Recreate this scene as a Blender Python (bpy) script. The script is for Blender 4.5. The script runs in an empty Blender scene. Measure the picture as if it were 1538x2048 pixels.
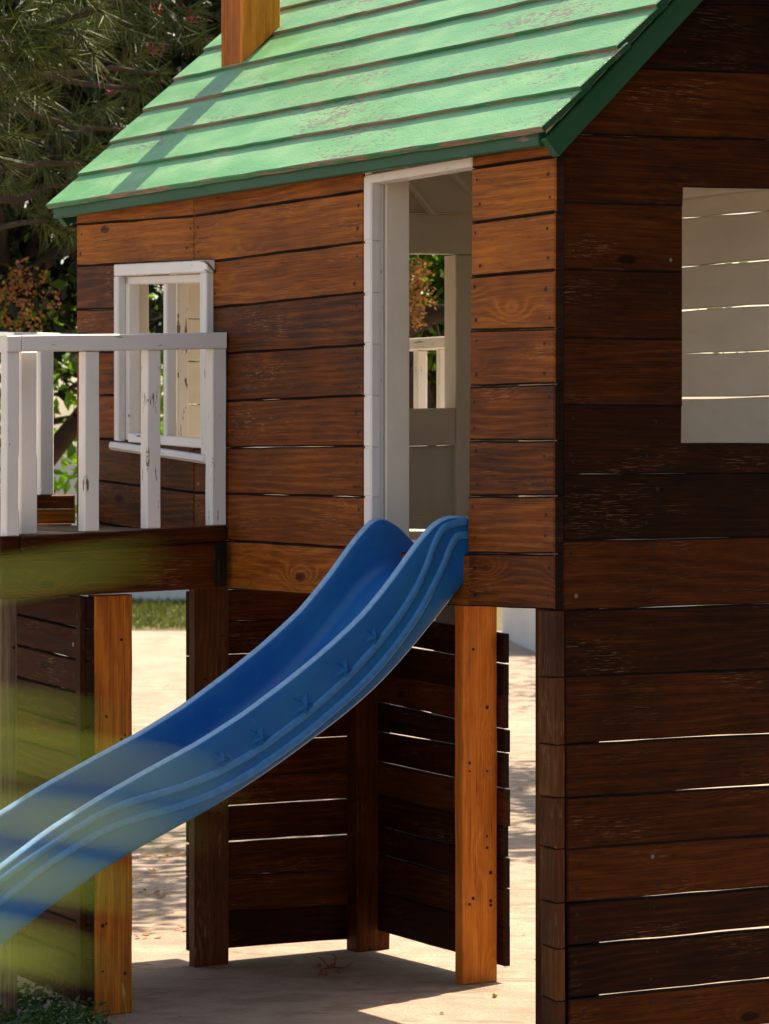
import bpy, bmesh, math, random
import numpy as np
from mathutils import Vector
random.seed(7); rng = np.random.default_rng(7)
R = math.radians
scene = bpy.context.scene
col = scene.collection

# ---------------------------------------------------------------- camera, sky, sun, exposure
S = 1.15                                   # metres per survey unit
F, CX, YH, H = 6200.0, 769.0, 915.0, 1.5   # focal length / principal point in photo pixels, eye height
cam_d = bpy.data.cameras.new('camera'); cam = bpy.data.objects.new('camera', cam_d); col.objects.link(cam)
cam.location = (0, 0, H*S); cam.rotation_euler = (R(90), 0, 0)
cam_d.sensor_fit = 'HORIZONTAL'; cam_d.sensor_width = 36.0; cam_d.lens = 36.0*F/1538.0
cam_d.shift_y = -(1024.0-YH)/1538.0
cam_d.clip_start = 0.05; cam_d.clip_end = 500
cam_d.dof.use_dof = True; cam_d.dof.focus_distance = 7.9*S; cam_d.dof.aperture_fstop = 12.0
scene.camera = cam

SUN_EL, SUN_AZ = 57.0, 43.0                # azimuth clockwise from +Y
world = bpy.data.worlds.new('World'); scene.world = world; world.use_nodes = True
wn = world.node_tree
sky = wn.nodes.new('ShaderNodeTexSky'); sky.sky_type = 'NISHITA'; sky.sun_disc = False
sky.sun_elevation = R(SUN_EL); sky.sun_rotation = R(SUN_AZ); sky.dust_density = 2.0; sky.air_density = 1.0; sky.ozone_density = 0.6
bg = wn.nodes['Background']; bg.inputs['Strength'].default_value = 0.115
wn.links.new(sky.outputs[0], bg.inputs[0])
sun_d = bpy.data.lights.new('sun', 'SUN'); sun_d.energy = 5.0; sun_d.angle = R(0.5); sun_d.color = (1.0, 0.93, 0.82)
sun = bpy.data.objects.new('sun', sun_d); col.objects.link(sun); sun.location = (8, 10, 20)
_d = Vector((math.sin(R(SUN_AZ))*math.cos(R(SUN_EL)), math.cos(R(SUN_AZ))*math.cos(R(SUN_EL)), math.sin(R(SUN_EL))))
sun.rotation_euler = _d.to_track_quat('Z', 'Y').to_euler()
vs = scene.view_settings; vs.view_transform = 'Standard'; vs.look = 'None'; vs.gamma = 1.0
vs.use_curve_mapping = False; vs.exposure = 1.15
vs.use_white_balance = True; vs.white_balance_temperature = 7600; vs.white_balance_tint = 10   # camera set for open shade

# ---------------------------------------------------------------- survey frame: u along the slide wall (away), v along the gable wall (away), z up
U = np.array([-.53, .848]); U /= np.linalg.norm(U); V = np.array([U[1], -U[0]]); C = np.array([.394, 7.207])
def W(u, v, z):
    p = C + u*U + v*V
    return (p[0]*S, p[1]*S, z*S)
def G(x, y, z): return (x*S, y*S, z*S)                         # camera-aligned frame
def pu(px, py, c):                                             # pixel -> (v, z) on plane u = c
    d = np.array([(px-CX)/F, 1.]); t = (C@U+c)/(d@U); p = d*t-C
    return (float(p@V), float(H-(py-YH)/F*t))
def pv(px, py, c):                                             # pixel -> (u, z) on plane v = c
    d = np.array([(px-CX)/F, 1.]); t = (C@V+c)/(d@V); p = d*t-C
    return (float(p@U), float(H-(py-YH)/F*t))
def pz(px, py, z=0.):                                          # pixel -> (x, y) on the level z
    t = (H-z)*F/(py-YH); return ((px-CX)/F*t, t)
def pd(px, py, y): return ((px-CX)/F*y, y, H-(py-YH)/F*y)      # pixel at distance y
def xy2uv(x, y):
    p = np.array([x, y])-C; return float(p@U), float(p@V)

# ---------------------------------------------------------------- materials
def mat(name):
    m = bpy.data.materials.new(name); m.use_nodes = True
    nt = m.node_tree; b = nt.nodes['Principled BSDF']
    return m, nt, b
class N:
    def __init__(s, nt): s.nt = nt
    def __call__(s, typ, **k):
        n = s.nt.nodes.new(typ)
        for a, v in k.items():
            if a == 'ins':
                for i, x in v.items():
                    if hasattr(x, 'is_linked') or isinstance(x, bpy.types.NodeSocket): s.nt.links.new(x, n.inputs[i])
                    else: n.inputs[i].default_value = x
            else: setattr(n, a, v)
        return n
    def math(s, op, a, b=0., c=None, clamp=False):
        n = s('ShaderNodeMath', operation=op, ins={0: a, 1: b}); n.use_clamp = clamp
        if c is not None:
            if isinstance(c, bpy.types.NodeSocket): s.nt.links.new(c, n.inputs[2])
            else: n.inputs[2].default_value = c
        return n.outputs[0]
    def map(s, vec, sc, loc=(0, 0, 0)):
        return s('ShaderNodeMapping', ins={0: vec, 1: loc, 3: sc}).outputs[0]
    def noise(s, vec, scale=1., detail=4., rough=.55, dist=0.):
        return s('ShaderNodeTexNoise', ins={'Vector': vec, 'Scale': scale, 'Detail': detail, 'Roughness': rough, 'Distortion': dist}).outputs[0]
    def ramp(s, fac, stops, interp='LINEAR'):
        n = s('ShaderNodeValToRGB', ins={0: fac}); r = n.color_ramp; r.interpolation = interp
        while len(r.elements) > 1: r.elements.remove(r.elements[-1])
        r.elements[0].position, r.elements[0].color = stops[0][0], col4(stops[0][1])
        for p, c in stops[1:]:
            e = r.elements.new(p); e.color = col4(c)
        return n.outputs[0]
    def mix(s, f, a, b, blend='MIX'):
        n = s('ShaderNodeMix', data_type='RGBA', blend_type=blend)
        for i, x in ((0, f), (6, a), (7, b)):
            if isinstance(x, bpy.types.NodeSocket): s.nt.links.new(x, n.inputs[i])
            else: n.inputs[i].default_value = x if i == 0 else col4(x)
        return n.outputs[2]
    def bump(s, h, strength=.3, dist=.004):
        return s('ShaderNodeBump', ins={'Height': h, 'Strength': strength, 'Distance': dist}).outputs[0]
def col4(c): return tuple(c) if len(c) == 4 else (c, c, c, 1)[:4] if not hasattr(c, '__len__') else (*c, 1)
def g1(x): return (x, x, x)

def wood(name, dark, mid, light, rough=.55, wear=.25, var=.38, ringf=1.0, knots=1.0, spec=.16):
    m, nt, b = mat(name); n = N(nt); L = nt.links
    uv = n('ShaderNodeUVMap').outputs[0]
    rnd = n('ShaderNodeObjectInfo').outputs['Random']
    warp = n.noise(n.map(uv, (1.1, 5, 1)), 1, 1.5, .4)
    vor = n('ShaderNodeTexVoronoi', ins={'Vector': n.map(uv, (3.4, 8.5, 1)), 'Scale': 1.0, 'Randomness': 1.0})
    kd = vor.outputs['Distance']; kc = n('ShaderNodeSeparateColor', ins={0: vor.outputs['Color']}).outputs[0]
    kon = n.math('GREATER_THAN', kc, 1-.55*knots)
    kf = n.math('MULTIPLY', kon, n.math('SUBTRACT', 1., n.math('MULTIPLY', kd, 2.4), clamp=True))
    sep = n('ShaderNodeSeparateXYZ', ins={0: uv})
    ringc = n.math('ADD', n.math('MULTIPLY', sep.outputs[1], 260*ringf), n.math('ADD', n.math('MULTIPLY', warp, 40*ringf), n.math('MULTIPLY', n.math('POWER', kf, 1.6), 34.)))
    ringc = n.math('ADD', ringc, n.math('MULTIPLY', n.noise(n.map(uv, (14, 40, 1)), 1, 3), 3.0))
    ring = n.math('POWER', n.math('ADD', n.math('MULTIPLY', n.math('SINE', ringc), .5), .5), 2.2)
    rz = n.ramp(n.noise(n.map(uv, (1.6, 6, 1), (5, 1, 0)), 1, 3), [(.36, g1(.1)), (.62, g1(1))])
    ring = n.math('MULTIPLY', ring, rz)
    streak = n.noise(n.map(uv, (5.0, 230, 1)), 1, 6, .68)
    streak2 = n.noise(n.map(uv, (16.0, 520, 1)), 1, 3, .6)
    blotch = n.noise(n.map(uv, (4.5, 11, 1)), 1, 5, .62)
    f = n.math('ADD', n.math('MULTIPLY', ring, .16), n.math('ADD', n.math('MULTIPLY', streak, .85), n.math('MULTIPLY', blotch, .52)))
    f = n.math('ADD', f, n.math('MULTIPLY', n.math('SUBTRACT', rnd, .5), var))
    f = n.math('ADD', f, -.215)
    c = n.ramp(f, [(.2, dark), (.5, mid), (.85, light)])
    grime = n.ramp(n.noise(n.map(uv, (6, 26, 1), (11, 3, 0)), 1, 5, .7), [(.55, g1(0)), (.74, g1(.6))])
    c = n.mix(grime, c, tuple(x*.5 for x in dark))
    kcore = n.ramp(n.math('MULTIPLY', kon, n.math('SUBTRACT', 1., n.math('MULTIPLY', kd, 8.5), clamp=True)), [(0, g1(0)), (.35, g1(1))])
    c = n.mix(n.math('MULTIPLY', kcore, .85), c, tuple(x*.35 for x in dark))
    crack = n.ramp(n.noise(n.map(uv, (5, 300, 1), (7, 3, 0)), 1, 3, .5), [(.62, g1(0)), (.68, g1(1))])
    crk = n.math('MULTIPLY', crack, n.ramp(n.noise(n.map(uv, (2, 5, 1), (3, 9, 0)), 1, 2), [(.48, g1(0)), (.6, g1(1))]))
    c = n.mix(n.math('MULTIPLY', crk, .85), c, tuple(x*.2 for x in dark))
    wr = n.math('MULTIPLY', n.ramp(n.noise(n.map(uv, (22, 330, 1), (1, 5, 0)), 1, 4, .6), [(.56, g1(0)), (.62, g1(1))]),
                n.ramp(n.noise(n.map(uv, (3.5, 9, 1), (8, 2, 0)), 1, 3), [(.52, g1(0)), (.66, g1(1))]))
    c = n.mix(n.math('MULTIPLY', wr, wear), c, (.46, .27, .13))
    L.new(c, b.inputs['Base Color'])
    L.new(n.ramp(n.math('ADD', streak, n.math('MULTIPLY', blotch, .4)), [(.3, g1(rough-.12)), (.9, g1(rough+.2))]), b.inputs['Roughness'])
    b.inputs['Specular IOR Level'].default_value = spec
    h = n.math('ADD', n.math('MULTIPLY', streak, .5), n.math('ADD', n.math('MULTIPLY', ring, .22), n.math('MULTIPLY', streak2, .3)))
    h = n.math('SUBTRACT', h, n.math('MULTIPLY', crk, .9))
    L.new(n.bump(h, .45, .003), b.inputs['Normal'])
    return m

def paint(name, base, wood_c=(.28, .2, .15), chip=.5, rough=.45, dirt=(.45, .4, .33), dirt_amt=.25, sx=10, sy=70, spec=.35, fine=0.0, worn_dark=(.06, .045, .035)):
    m, nt, b = mat(name); n = N(nt); L = nt.links
    uv = n('ShaderNodeUVMap').outputs[0]
    rnd = n('ShaderNodeObjectInfo').outputs['Random']
    d = n.noise(n.map(uv, (4, 9, 1)), 1, 5, .65)
    c = n.mix(n.math('MULTIPLY', n.ramp(d, [(.42, g1(0)), (.75, g1(1))]), dirt_amt), base, dirt)
    br = n.math('ADD', .93, n.math('MULTIPLY', rnd, .12))
    c = n.mix(1., c, n('ShaderNodeCombineColor', ins={0: br, 1: br, 2: br}).outputs[0], 'MULTIPLY')
    a = n.noise(n.map(uv, (sx, sy, 1)), 1, 5, .62)
    zone = n.noise(n.map(uv, (1.8, 5.5, 1), (4, 4, 0)), 1, 3, .6)
    chipf = n.ramp(n.math('ADD', a, n.math('MULTIPLY', n.math('SUBTRACT', zone, .5), .75)), [(.86-.38*chip, g1(0)), (.88-.38*chip, g1(1))])
    bare = n.mix(n.noise(n.map(uv, (9, 200, 1)), 1, 3), wood_c, worn_dark)
    c = n.mix(chipf, c, bare)
    line = n.ramp(n.noise(n.map(uv, (2.5, 220, 1), (2, 8, 0)), 1, 3, .5), [(.70, g1(0)), (.735, g1(1))])
    line = n.math('MULTIPLY', line, n.ramp(n.noise(n.map(uv, (1.5, 4, 1), (6, 1, 0)), 1, 2), [(.5, g1(0)), (.6, g1(chip))]))
    c = n.mix(line, c, worn_dark)
    L.new(c, b.inputs['Base Color'])
    L.new(n.ramp(d, [(.3, g1(rough-.08)), (.8, g1(rough+.2))]), b.inputs['Roughness'])
    b.inputs['Specular IOR Level'].default_value = spec
    h = n.math('SUBTRACT', n.math('MULTIPLY', n.noise(n.map(uv, (5, 110, 1)), 1, 4), .35), n.math('MULTIPLY', n.math('ADD', chipf, line), .6))
    if fine:
        h = n.math('ADD', h, n.math('MULTIPLY', n.noise(n.map(uv, (160, 160, 1)), 1, 2), fine))
    L.new(n.bump(h, .4, .003), b.inputs['Normal'])
    return m

def plain(name, c, rough=.6, spec=.3, metal=0., var=0.0, scale=30):
    m, nt, b = mat(name); n = N(nt)
    if var:
        o = n('ShaderNodeTexCoord').outputs['Object']
        f = n.noise(o, scale, 4, .6)
        cc = n.mix(f, tuple(x*(1-var) for x in c), tuple(min(1, x*(1+var)) for x in c))
        nt.links.new(cc, b.inputs['Base Color'])
        nt.links.new(n.bump(f, .2, .003), b.inputs['Normal'])
    else: b.inputs['Base Color'].default_value = (*c, 1)
    b.inputs['Roughness'].default_value = rough; b.inputs['Specular IOR Level'].default_value = spec; b.inputs['Metallic'].default_value = metal
    return m

def leafmat(name, a, bcol, trans=.35, rough=.5):
    m, nt, b = mat(name); n = N(nt); L = nt.links
    g = n('ShaderNodeNewGeometry'); r = g.outputs['Random Per Island']
    c = n.ramp(r, [(0., a), (1., bcol)])
    L.new(c, b.inputs['Base Color']); b.inputs['Roughness'].default_value = rough; b.inputs['Specular IOR Level'].default_value = .3
    t = n('ShaderNodeBsdfTranslucent'); L.new(n.mix(1., c, (1.0, 1.25, .55), 'MULTIPLY'), t.inputs[0])
    mx = n('ShaderNodeMixShader', ins={0: trans}); L.new(b.outputs[0], mx.inputs[1]); L.new(t.outputs[0], mx.inputs[2])
    L.new(mx.outputs[0], nt.nodes['Material Output'].inputs[0])
    return m

M = {}
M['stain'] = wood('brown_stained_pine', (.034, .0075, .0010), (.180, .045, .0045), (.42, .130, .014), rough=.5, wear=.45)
M['stain_shade'] = wood('shade_dark_stained_pine', (.0065, .0012, .00025), (.038, .0076, .0009), (.118, .029, .0034), rough=.5, wear=.3, spec=.08)  # darker, redder stain; shade of the gable and under-house put into its colour
M['stain_mid'] = wood('half_faded_stained_pine', (.018, .005, .0018), (.082, .025, .0065), (.18, .066, .019), rough=.55, wear=.45, var=.2)
M['post'] = wood('orange_pine', (.16, .036, .005), (.47, .130, .013), (.74, .26, .035), rough=.45, wear=.15, ringf=.7, knots=.6, var=.25)
M['grey_wood'] = wood('weathered_pine', (.07, .045, .028), (.20, .135, .085), (.36, .26, .18), rough=.7, wear=.3)
M['end'] = wood('stained_end_grain', (.006, .003, .002), (.016, .007, .004), (.05, .02, .009), rough=.8, wear=.15, knots=0)
M['white'] = paint('white_paint', (.76, .73, .70), chip=.54, rough=.42)
M['white_in'] = paint('white_indoor_paint', (.74, .67, .57), chip=.06, rough=.55, dirt=(.5, .42, .33), dirt_amt=.35, worn_dark=(.12, .09, .06))
M['green'] = paint('green_roof_paint', (.145, .40, .165), wood_c=(.36, .29, .24), chip=.64, rough=.34, dirt=(.32, .52, .28), dirt_amt=.7, sx=34, sy=120, fine=1.2, spec=.5, worn_dark=(.10, .07, .055))
M['white_trim'] = paint('white_trim_paint', (.76, .73, .70), chip=.16, rough=.42)
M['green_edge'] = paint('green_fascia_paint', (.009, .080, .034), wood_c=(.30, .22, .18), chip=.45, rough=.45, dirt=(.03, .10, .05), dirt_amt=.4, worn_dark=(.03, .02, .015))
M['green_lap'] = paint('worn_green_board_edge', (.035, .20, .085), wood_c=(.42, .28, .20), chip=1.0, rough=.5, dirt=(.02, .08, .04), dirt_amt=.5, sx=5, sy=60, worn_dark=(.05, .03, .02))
M['nail'] = plain('rusty_nail', (.006, .004, .003), .6, .3)
M['zinc'] = plain('zinc_screw', (.16, .15, .14), .5, .4, metal=.3)

def slide_mat():
    m, nt, b = mat('blue_plastic'); n = N(nt); L = nt.links
    o = n('ShaderNodeTexCoord').outputs['Object']
    f = n.noise(o, 3.5, 5, .6)
    c = n.mix(n.ramp(f, [(.35, g1(0)), (.75, g1(1))]), (.0015, .100, .345), (.004, .155, .37))
    sc = n.ramp(n.noise(n.map(o, (260, 22, 90)), 1, 3, .5), [(.68, g1(0)), (.74, g1(1))])
    zone = n.ramp(n.noise(o, 6, 3), [(.52, g1(0)), (.66, g1(.45))])
    c = n.mix(n.math('MULTIPLY', sc, zone), c, (.25, .42, .55))
    dust = n.ramp(n.noise(o, 42, 4, .7), [(.58, g1(0)), (.82, g1(.18))])
    c = n.mix(dust, c, (.20, .32, .42))
    L.new(c, b.inputs['Base Color'])
    L.new(n.ramp(f, [(.3, g1(.30)), (.8, g1(.46))]), b.inputs['Roughness'])
    b.inputs['Specular IOR Level'].default_value = .45
    L.new(n.bump(n.noise(o, 380, 3, .6), .14, .0015), b.inputs['Normal'])
    return m
M['blue'] = slide_mat()
M['scuff_highlight'] = plain('scuffed_highlight_blue_plastic', (.20, .38, .58), .4, .5, var=.45, scale=55)  # rim scuffing plus the rim highlight, lightened into the colour

def ground_mat():
    m, nt, b = mat('pale_concrete'); n = N(nt); L = nt.links
    o = n('ShaderNodeTexCoord').outputs['Object']
    big = n.noise(o, .7, 5, .6); mid = n.noise(o, 6, 5, .65); fine = n.noise(o, 60, 4, .7)
    f = n.math('ADD', n.math('MULTIPLY', big, .4), n.math('ADD', n.math('MULTIPLY', mid, .4), n.math('MULTIPLY', fine, .2)))
    c = n.ramp(f, [(.33, (.22, .155, .115)), (.5, (.34, .255, .195)), (.66, (.44, .345, .27))])
    st = n.ramp(n.noise(n.map(o, (2.2, 5, 1)), 1.4, 6, .7, .6), [(.50, g1(0)), (.62, g1(.85))])
    c = n.mix(st, c, (.22, .16, .115))
    L.new(c, b.inputs['Base Color']); b.inputs['Roughness'].default_value = .85; b.inputs['Specular IOR Level'].default_value = .2
    L.new(n.bump(n.math('ADD', mid, n.math('MULTIPLY', fine, .5)), .7, .02), b.inputs['Normal'])
    return m
M['ground'] = ground_mat()
M['soil'] = plain('dry_lawn_soil', (.12, .10, .045), .9, .1, var=.5, scale=3)
M['wall'] = plain('pale_render', (.58, .56, .52), .8, .2, var=.22, scale=1.6)
M['bark'] = plain('dark_bark', (.055, .038, .028), .9, .15, var=.6, scale=9)
M['needle'] = leafmat('pine_needles', (.009, .018, .003), (.12, .15, .02), .08)
M['leaf_dark'] = leafmat('dark_leaves', (.004, .009, .003), (.014, .026, .006), .08)
M['leaf_green'] = leafmat('green_leaves', (.05, .13, .010), (.18, .32, .026), .45)
M['bloom'] = leafmat('dry_orange_seeds', (.30, .11, .03), (.62, .30, .13), .3)
M['red'] = leafmat('red_buds', (.10, .012, .01), (.22, .03, .02), .2)
M['litter'] = leafmat('fallen_leaves', (.20, .075, .025), (.42, .20, .07), .1, .8)
M['grass'] = leafmat('grass_blades', (.045, .065, .012), (.15, .145, .04), .3)
M['cover'] = leafmat('ground_cover_leaves', (.02, .055, .012), (.06, .11, .02), .3)
M['blade'] = leafmat('reed_leaves', (.24, .28, .07), (.42, .46, .15), .4)
M['twig'] = plain('red_brown_twig', (.12, .045, .02), .8, .2)

# ---------------------------------------------------------------- mesh helpers
def link(o, parent=None):
    col.objects.link(o)
    if parent is not None: o.parent = parent
    return o
def wloc(o):
    p = Vector((0, 0, 0))
    while o is not None: p += o.location; o = o.parent
    return p
def tag(o, label=None, cat=None, group=None, kind=None):
    for k, x in (('label', label), ('category', cat), ('group', group), ('kind', kind)):
        if x: o[k] = x
    return o
def empty(name, loc, label=None, cat=None, parent=None, group=None):
    o = bpy.data.objects.new(name, None); o.empty_display_size = .1
    o.location = Vector(loc)-(wloc(parent) if parent else Vector((0, 0, 0)))
    link(o, parent); return tag(o, label, cat, group)
def make(name, verts, faces, mats, parent=None, midx=None, uvs=None, smooth=False, fix=False):
    vs_ = np.array(verts, dtype=float); c = (vs_.max(0)+vs_.min(0))/2; c[2] = vs_[:, 2].min()
    me = bpy.data.meshes.new(name); me.from_pydata((vs_-c).tolist(), [], faces)
    for m in (mats if isinstance(mats, (list, tuple)) else [mats]): me.materials.append(m)
    if midx is not None: me.polygons.foreach_set('material_index', midx)
    if uvs is not None:
        l = me.uv_layers.new(name='UVMap'); l.data.foreach_set('uv', np.array(uvs, dtype=float).ravel())
    if fix:
        bm = bmesh.new(); bm.from_mesh(me); bmesh.ops.recalc_face_normals(bm, faces=bm.faces); bm.to_mesh(me); bm.free()
    if smooth: me.polygons.foreach_set('use_smooth', [True]*len(me.polygons))
    o = bpy.data.objects.new(name, me); o.location = Vector(c)-(wloc(parent) if parent is not None else Vector((0, 0, 0)))
    return link(o, parent)

def area2(p): return sum(p[i][0]*p[(i+1) % len(p)][1]-p[(i+1) % len(p)][0]*p[i][1] for i in range(len(p)))/2
def clip(poly, a, b, c):                                       # keep a*x + b*y <= c
    out = []
    for i in range(len(poly)):
        p, q = poly[i], poly[(i+1) % len(poly)]
        dp, dq = a*p[0]+b*p[1]-c, a*q[0]+b*q[1]-c
        if dp <= 0: out.append(p)
        if (dp < 0 < dq) or (dq < 0 < dp):
            t = dp/(dp-dq); out.append((p[0]+t*(q[0]-p[0]), p[1]+t*(q[1]-p[1])))
    return out
def inset(poly, d):
    n = len(poly); out = []
    for i in range(n):
        p0, p1, p2 = poly[i-1], poly[i], poly[(i+1) % n]
        e1 = Vector((p1[0]-p0[0], p1[1]-p0[1])).normalized(); e2 = Vector((p2[0]-p1[0], p2[1]-p1[1])).normalized()
        n1 = Vector((-e1.y, e1.x)); n2 = Vector((-e2.y, e2.x)); b_ = n1+n2
        if b_.length < 1e-6: b_ = n1
        b_.normalize(); k = d/max(.4, b_.dot(n1))
        out.append((p1[0]+b_.x*k, p1[1]+b_.y*k))
    return out
def wobble(poly, amp=.0012, seg=.09):
    out = []
    for i in range(len(poly)):
        p, q = poly[i], poly[(i+1) % len(poly)]
        L_ = math.hypot(q[0]-p[0], q[1]-p[1]); k = max(1, int(L_/seg))
        for j in range(k):
            t = j/k
            jx, jy = (random.uniform(-amp, amp), random.uniform(-amp, amp)) if j else (0, 0)
            out.append((p[0]+t*(q[0]-p[0])+jx, p[1]+t*(q[1]-p[1])+jy))
    return out
MAPS = {'u': lambda a, b, c: W(c, a, b), 'v': lambda a, b, c: W(a, c, b), 'z': lambda a, b, c: W(a, b, c)}
def prism(name, poly, axis, c0, c1, mats, parent, grain=0, bevel=.003, wob=0., nails=(), pos=None):
    """Outline in the plane (v,z), (u,z) or (u,v); front at c0, back at c1. mats: face, back, end, long edge."""
    mats = list(mats) if isinstance(mats, (list, tuple)) else [mats]
    pos = pos or MAPS[axis]
    poly = [tuple(map(float, p)) for p in poly]
    if area2(poly) < 0: poly = poly[::-1]
    if wob: poly = wobble(poly, wob)
    n = len(poly); inn = inset(poly, bevel); sg = 1 if c1 > c0 else -1
    rings = [(inn, c0), (poly, c0+sg*bevel), (poly, c1)]
    verts = [pos(a, b, c) for ring, c in rings for a, b in ring]
    off = (random.random()*40, random.random()*40)
    faces, midx, uvs = [], [], []
    def uvp(p, c, end=False):
        l, t = (p[0], p[1]) if grain == 0 else (p[1], p[0])
        if end: return (off[0]+(c-c0)*.3, off[1]+t)
        return (off[0]+l, off[1]+t+(c-c0))
    def add(idx, mi, end=False):
        faces.append(idx); midx.append(mi)
        for i in idx:
            r = i//n
            uvs.append(uvp(rings[r][0][i % n], rings[r][1], end) if r < 3 else (0, 0))
    add(list(range(n)), 0)
    xs = [p[grain] for p in poly]; lo, hi = min(xs), max(xs)
    for i in range(n):
        j = (i+1) % n
        d = (abs(poly[j][0]-poly[i][0]), abs(poly[j][1]-poly[i][1]))
        end = d[grain] < d[1-grain]*.5 and len(mats) > 2 and mats[2] is not None
        sd = 3 if len(mats) > 3 else 0
        add([i, n+i, n+j, j], 0 if end else sd)
        add([n+i, 2*n+i, 2*n+j, n+j], 2 if end else sd, end)
    add([2*n+i for i in range(n)][::-1], 1 if len(mats) > 1 else 0)
    if nails:
        ml = list(mats)
        while len(ml) < 4: ml.append(ml[0])
        mats = ml[:4]+[M['nail'], M['zinc']]
        for a, b in nails:
            r = random.uniform(.0038, .0066); k0 = len(verts)
            for q in range(7): verts.append(pos(a+r*math.cos(q*.9), b+r*math.sin(q*.9)*random.uniform(.8, 1.1), c0-sg*.0007))
            faces.append(list(range(k0, k0+7))); midx.append(5 if random.random() < .05 else 4); uvs += [(0, 0)]*7
    mats = [m or mats[0] for m in mats]
    return make(name, verts, faces, mats, parent, midx, uvs, fix=True)
def endnails(poly, per=2, ends=(1, 1), inset_a=.03):
    xs = [p[0] for p in poly]; a0, a1 = min(xs), max(xs)
    def yr(a):
        ys = []
        for i in range(len(poly)):
            p, q = poly[i], poly[(i+1) % len(poly)]
            if (p[0]-a)*(q[0]-a) < 0: ys.append(p[1]+(a-p[0])/(q[0]-p[0])*(q[1]-p[1]))
        return (min(ys), max(ys)) if len(ys) >= 2 else None
    out = []
    for e, a in ((ends[0], a0+inset_a), (ends[1], a1-inset_a)):
        if not e: continue
        for k in range(per):
            aa = a+random.uniform(-.012, .012); y = yr(aa)
            if y and y[1]-y[0] > .03: out.append((aa, y[0]+(y[1]-y[0])*((.25, .75)[k % 2]+random.uniform(-.08, .08))))
    return out
def box(name, u0, u1, v0, v1, z0, z1, mats, parent, grain='u', bevel=.003, pos=None):
    if grain == 'z': return prism(name, [(v0, z0), (v1, z0), (v1, z1), (v0, z1)], 'u', u0, u1, mats, parent, 1, bevel)
    if grain == 'u': return prism(name, [(u0, z0), (u1, z0), (u1, z1), (u0, z1)], 'v', v0, v1, mats, parent, 0, bevel)
    return prism(name, [(v0, z0), (v1, z0), (v1, z1), (v0, z1)], 'u', u0, u1, mats, parent, 0, bevel)
def tube_data(path, radii, sides=8, squash=1.):
    P = [Vector(p) for p in path]; verts, faces = [], []
    for i, p in enumerate(P):
        t = (P[min(i+1, len(P)-1)]-P[max(i-1, 0)]).normalized()
        a = t.cross(Vector((0, 0, 1)) if abs(t.z) < .9 else Vector((1, 0, 0))).normalized(); b_ = t.cross(a)
        r = radii[i] if hasattr(radii, '__len__') else radii
        for k in range(sides):
            q = 2*math.pi*k/sides; verts.append(tuple(p+a*math.cos(q)*r+b_*math.sin(q)*r*squash))
    for i in range(len(P)-1):
        for k in range(sides):
            faces.append([i*sides+k, i*sides+(k+1) % sides, (i+1)*sides+(k+1) % sides, (i+1)*sides+k])
    faces.append(list(range(sides))[::-1]); faces.append([(len(P)-1)*sides+k for k in range(sides)])
    return verts, faces
def join(datas):
    vs_, fs = [], []
    for v, f in datas:
        k = len(vs_); vs_ += v; fs += [[i+k for i in q] for q in f]
    return vs_, fs

# ---------------------------------------------------------------- ground and far setting
g = [(-60, -6), (60, -6), (60, 26.8), (-60, 26.8)]
o = make('pavement', [G(x, y, 0) for x, y in g], [[0, 1, 2, 3]], M['ground']); tag(o, 'pale dusty concrete paving under and around the playhouse', kind='structure')
o = make('lawn', [G(x, y, .012) for x, y in ((-60, 26.8), (60, 26.8), (60, 160), (-60, 160))], [[0, 1, 2, 3]], M['soil']); tag(o, 'patchy lawn along the far edge of the paving', kind='structure')
# grass on the strip of lawn in view
gv, gf = [], []
for i in range(5200):
    y = random.uniform(26.85, 32.0); x = random.uniform(-3.2, -1.4)
    h = random.uniform(.03, .09); w = random.uniform(.006, .012); a = random.uniform(0, 6.28); lx, ly = random.uniform(-.03, .03), random.uniform(-.03, .03)
    k = len(gv); gv += [G(x-w*math.cos(a), y-w*math.sin(a), .01), G(x+w*math.cos(a), y+w*math.sin(a), .01), G(x+lx, y+ly, h)]; gf.append([k, k+1, k+2])
tag(make('grass', gv, gf, M['grass']), 'short patchy green grass on the far lawn strip', 'grass', kind='stuff')

def slab(name, pts, z0, z1, m, label, cat, parent=None):       # vertical slab over a ground polygon
    n = len(pts); vs_ = [G(x, y, z0) for x, y in pts]+[G(x, y, z1) for x, y in pts]
    fs = [list(range(n))[::-1], [n+i for i in range(n)]]+[[i, (i+1) % n, n+(i+1) % n, n+i] for i in range(n)]
    return tag(make(name, vs_, fs, m, parent, fix=True), label, cat)
fw = empty('boundary_wall', G(-2, 32, 0), 'long pale rendered boundary wall behind the far lawn', 'wall')
slab('wall_body', [(-30, 32), (30, 32), (30, 32.25), (-30, 32.25)], -.05, 1.55, M['wall'], None, None, fw)
slab('coping', [(-30, 31.95), (30, 31.95), (30, 32.3), (-30, 32.3)], 1.55, 1.62, M['wall'], None, None, fw)
pw = empty('planter_wall', G(1.1, 24.8, 0), 'low stained white planter wall standing on the paving', 'wall')
a0, a1 = pz(1003, 1273), pz(1076, 1307)
slab('wall_body', [a0, a1, (a1[0]+1.2, a1[1]-.1), (a0[0]+1.2, a0[1]-.1)], -.02, .62, M['wall'], None, None, pw)
slab('coping', [(a0[0]-.02, a0[1]), (a1[0]-.02, a1[1]-.03), (a1[0]+1.25, a1[1]-.13), (a0[0]+1.25, a0[1]-.1)], .62, .68, M['wall'], None, None, pw)

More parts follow.
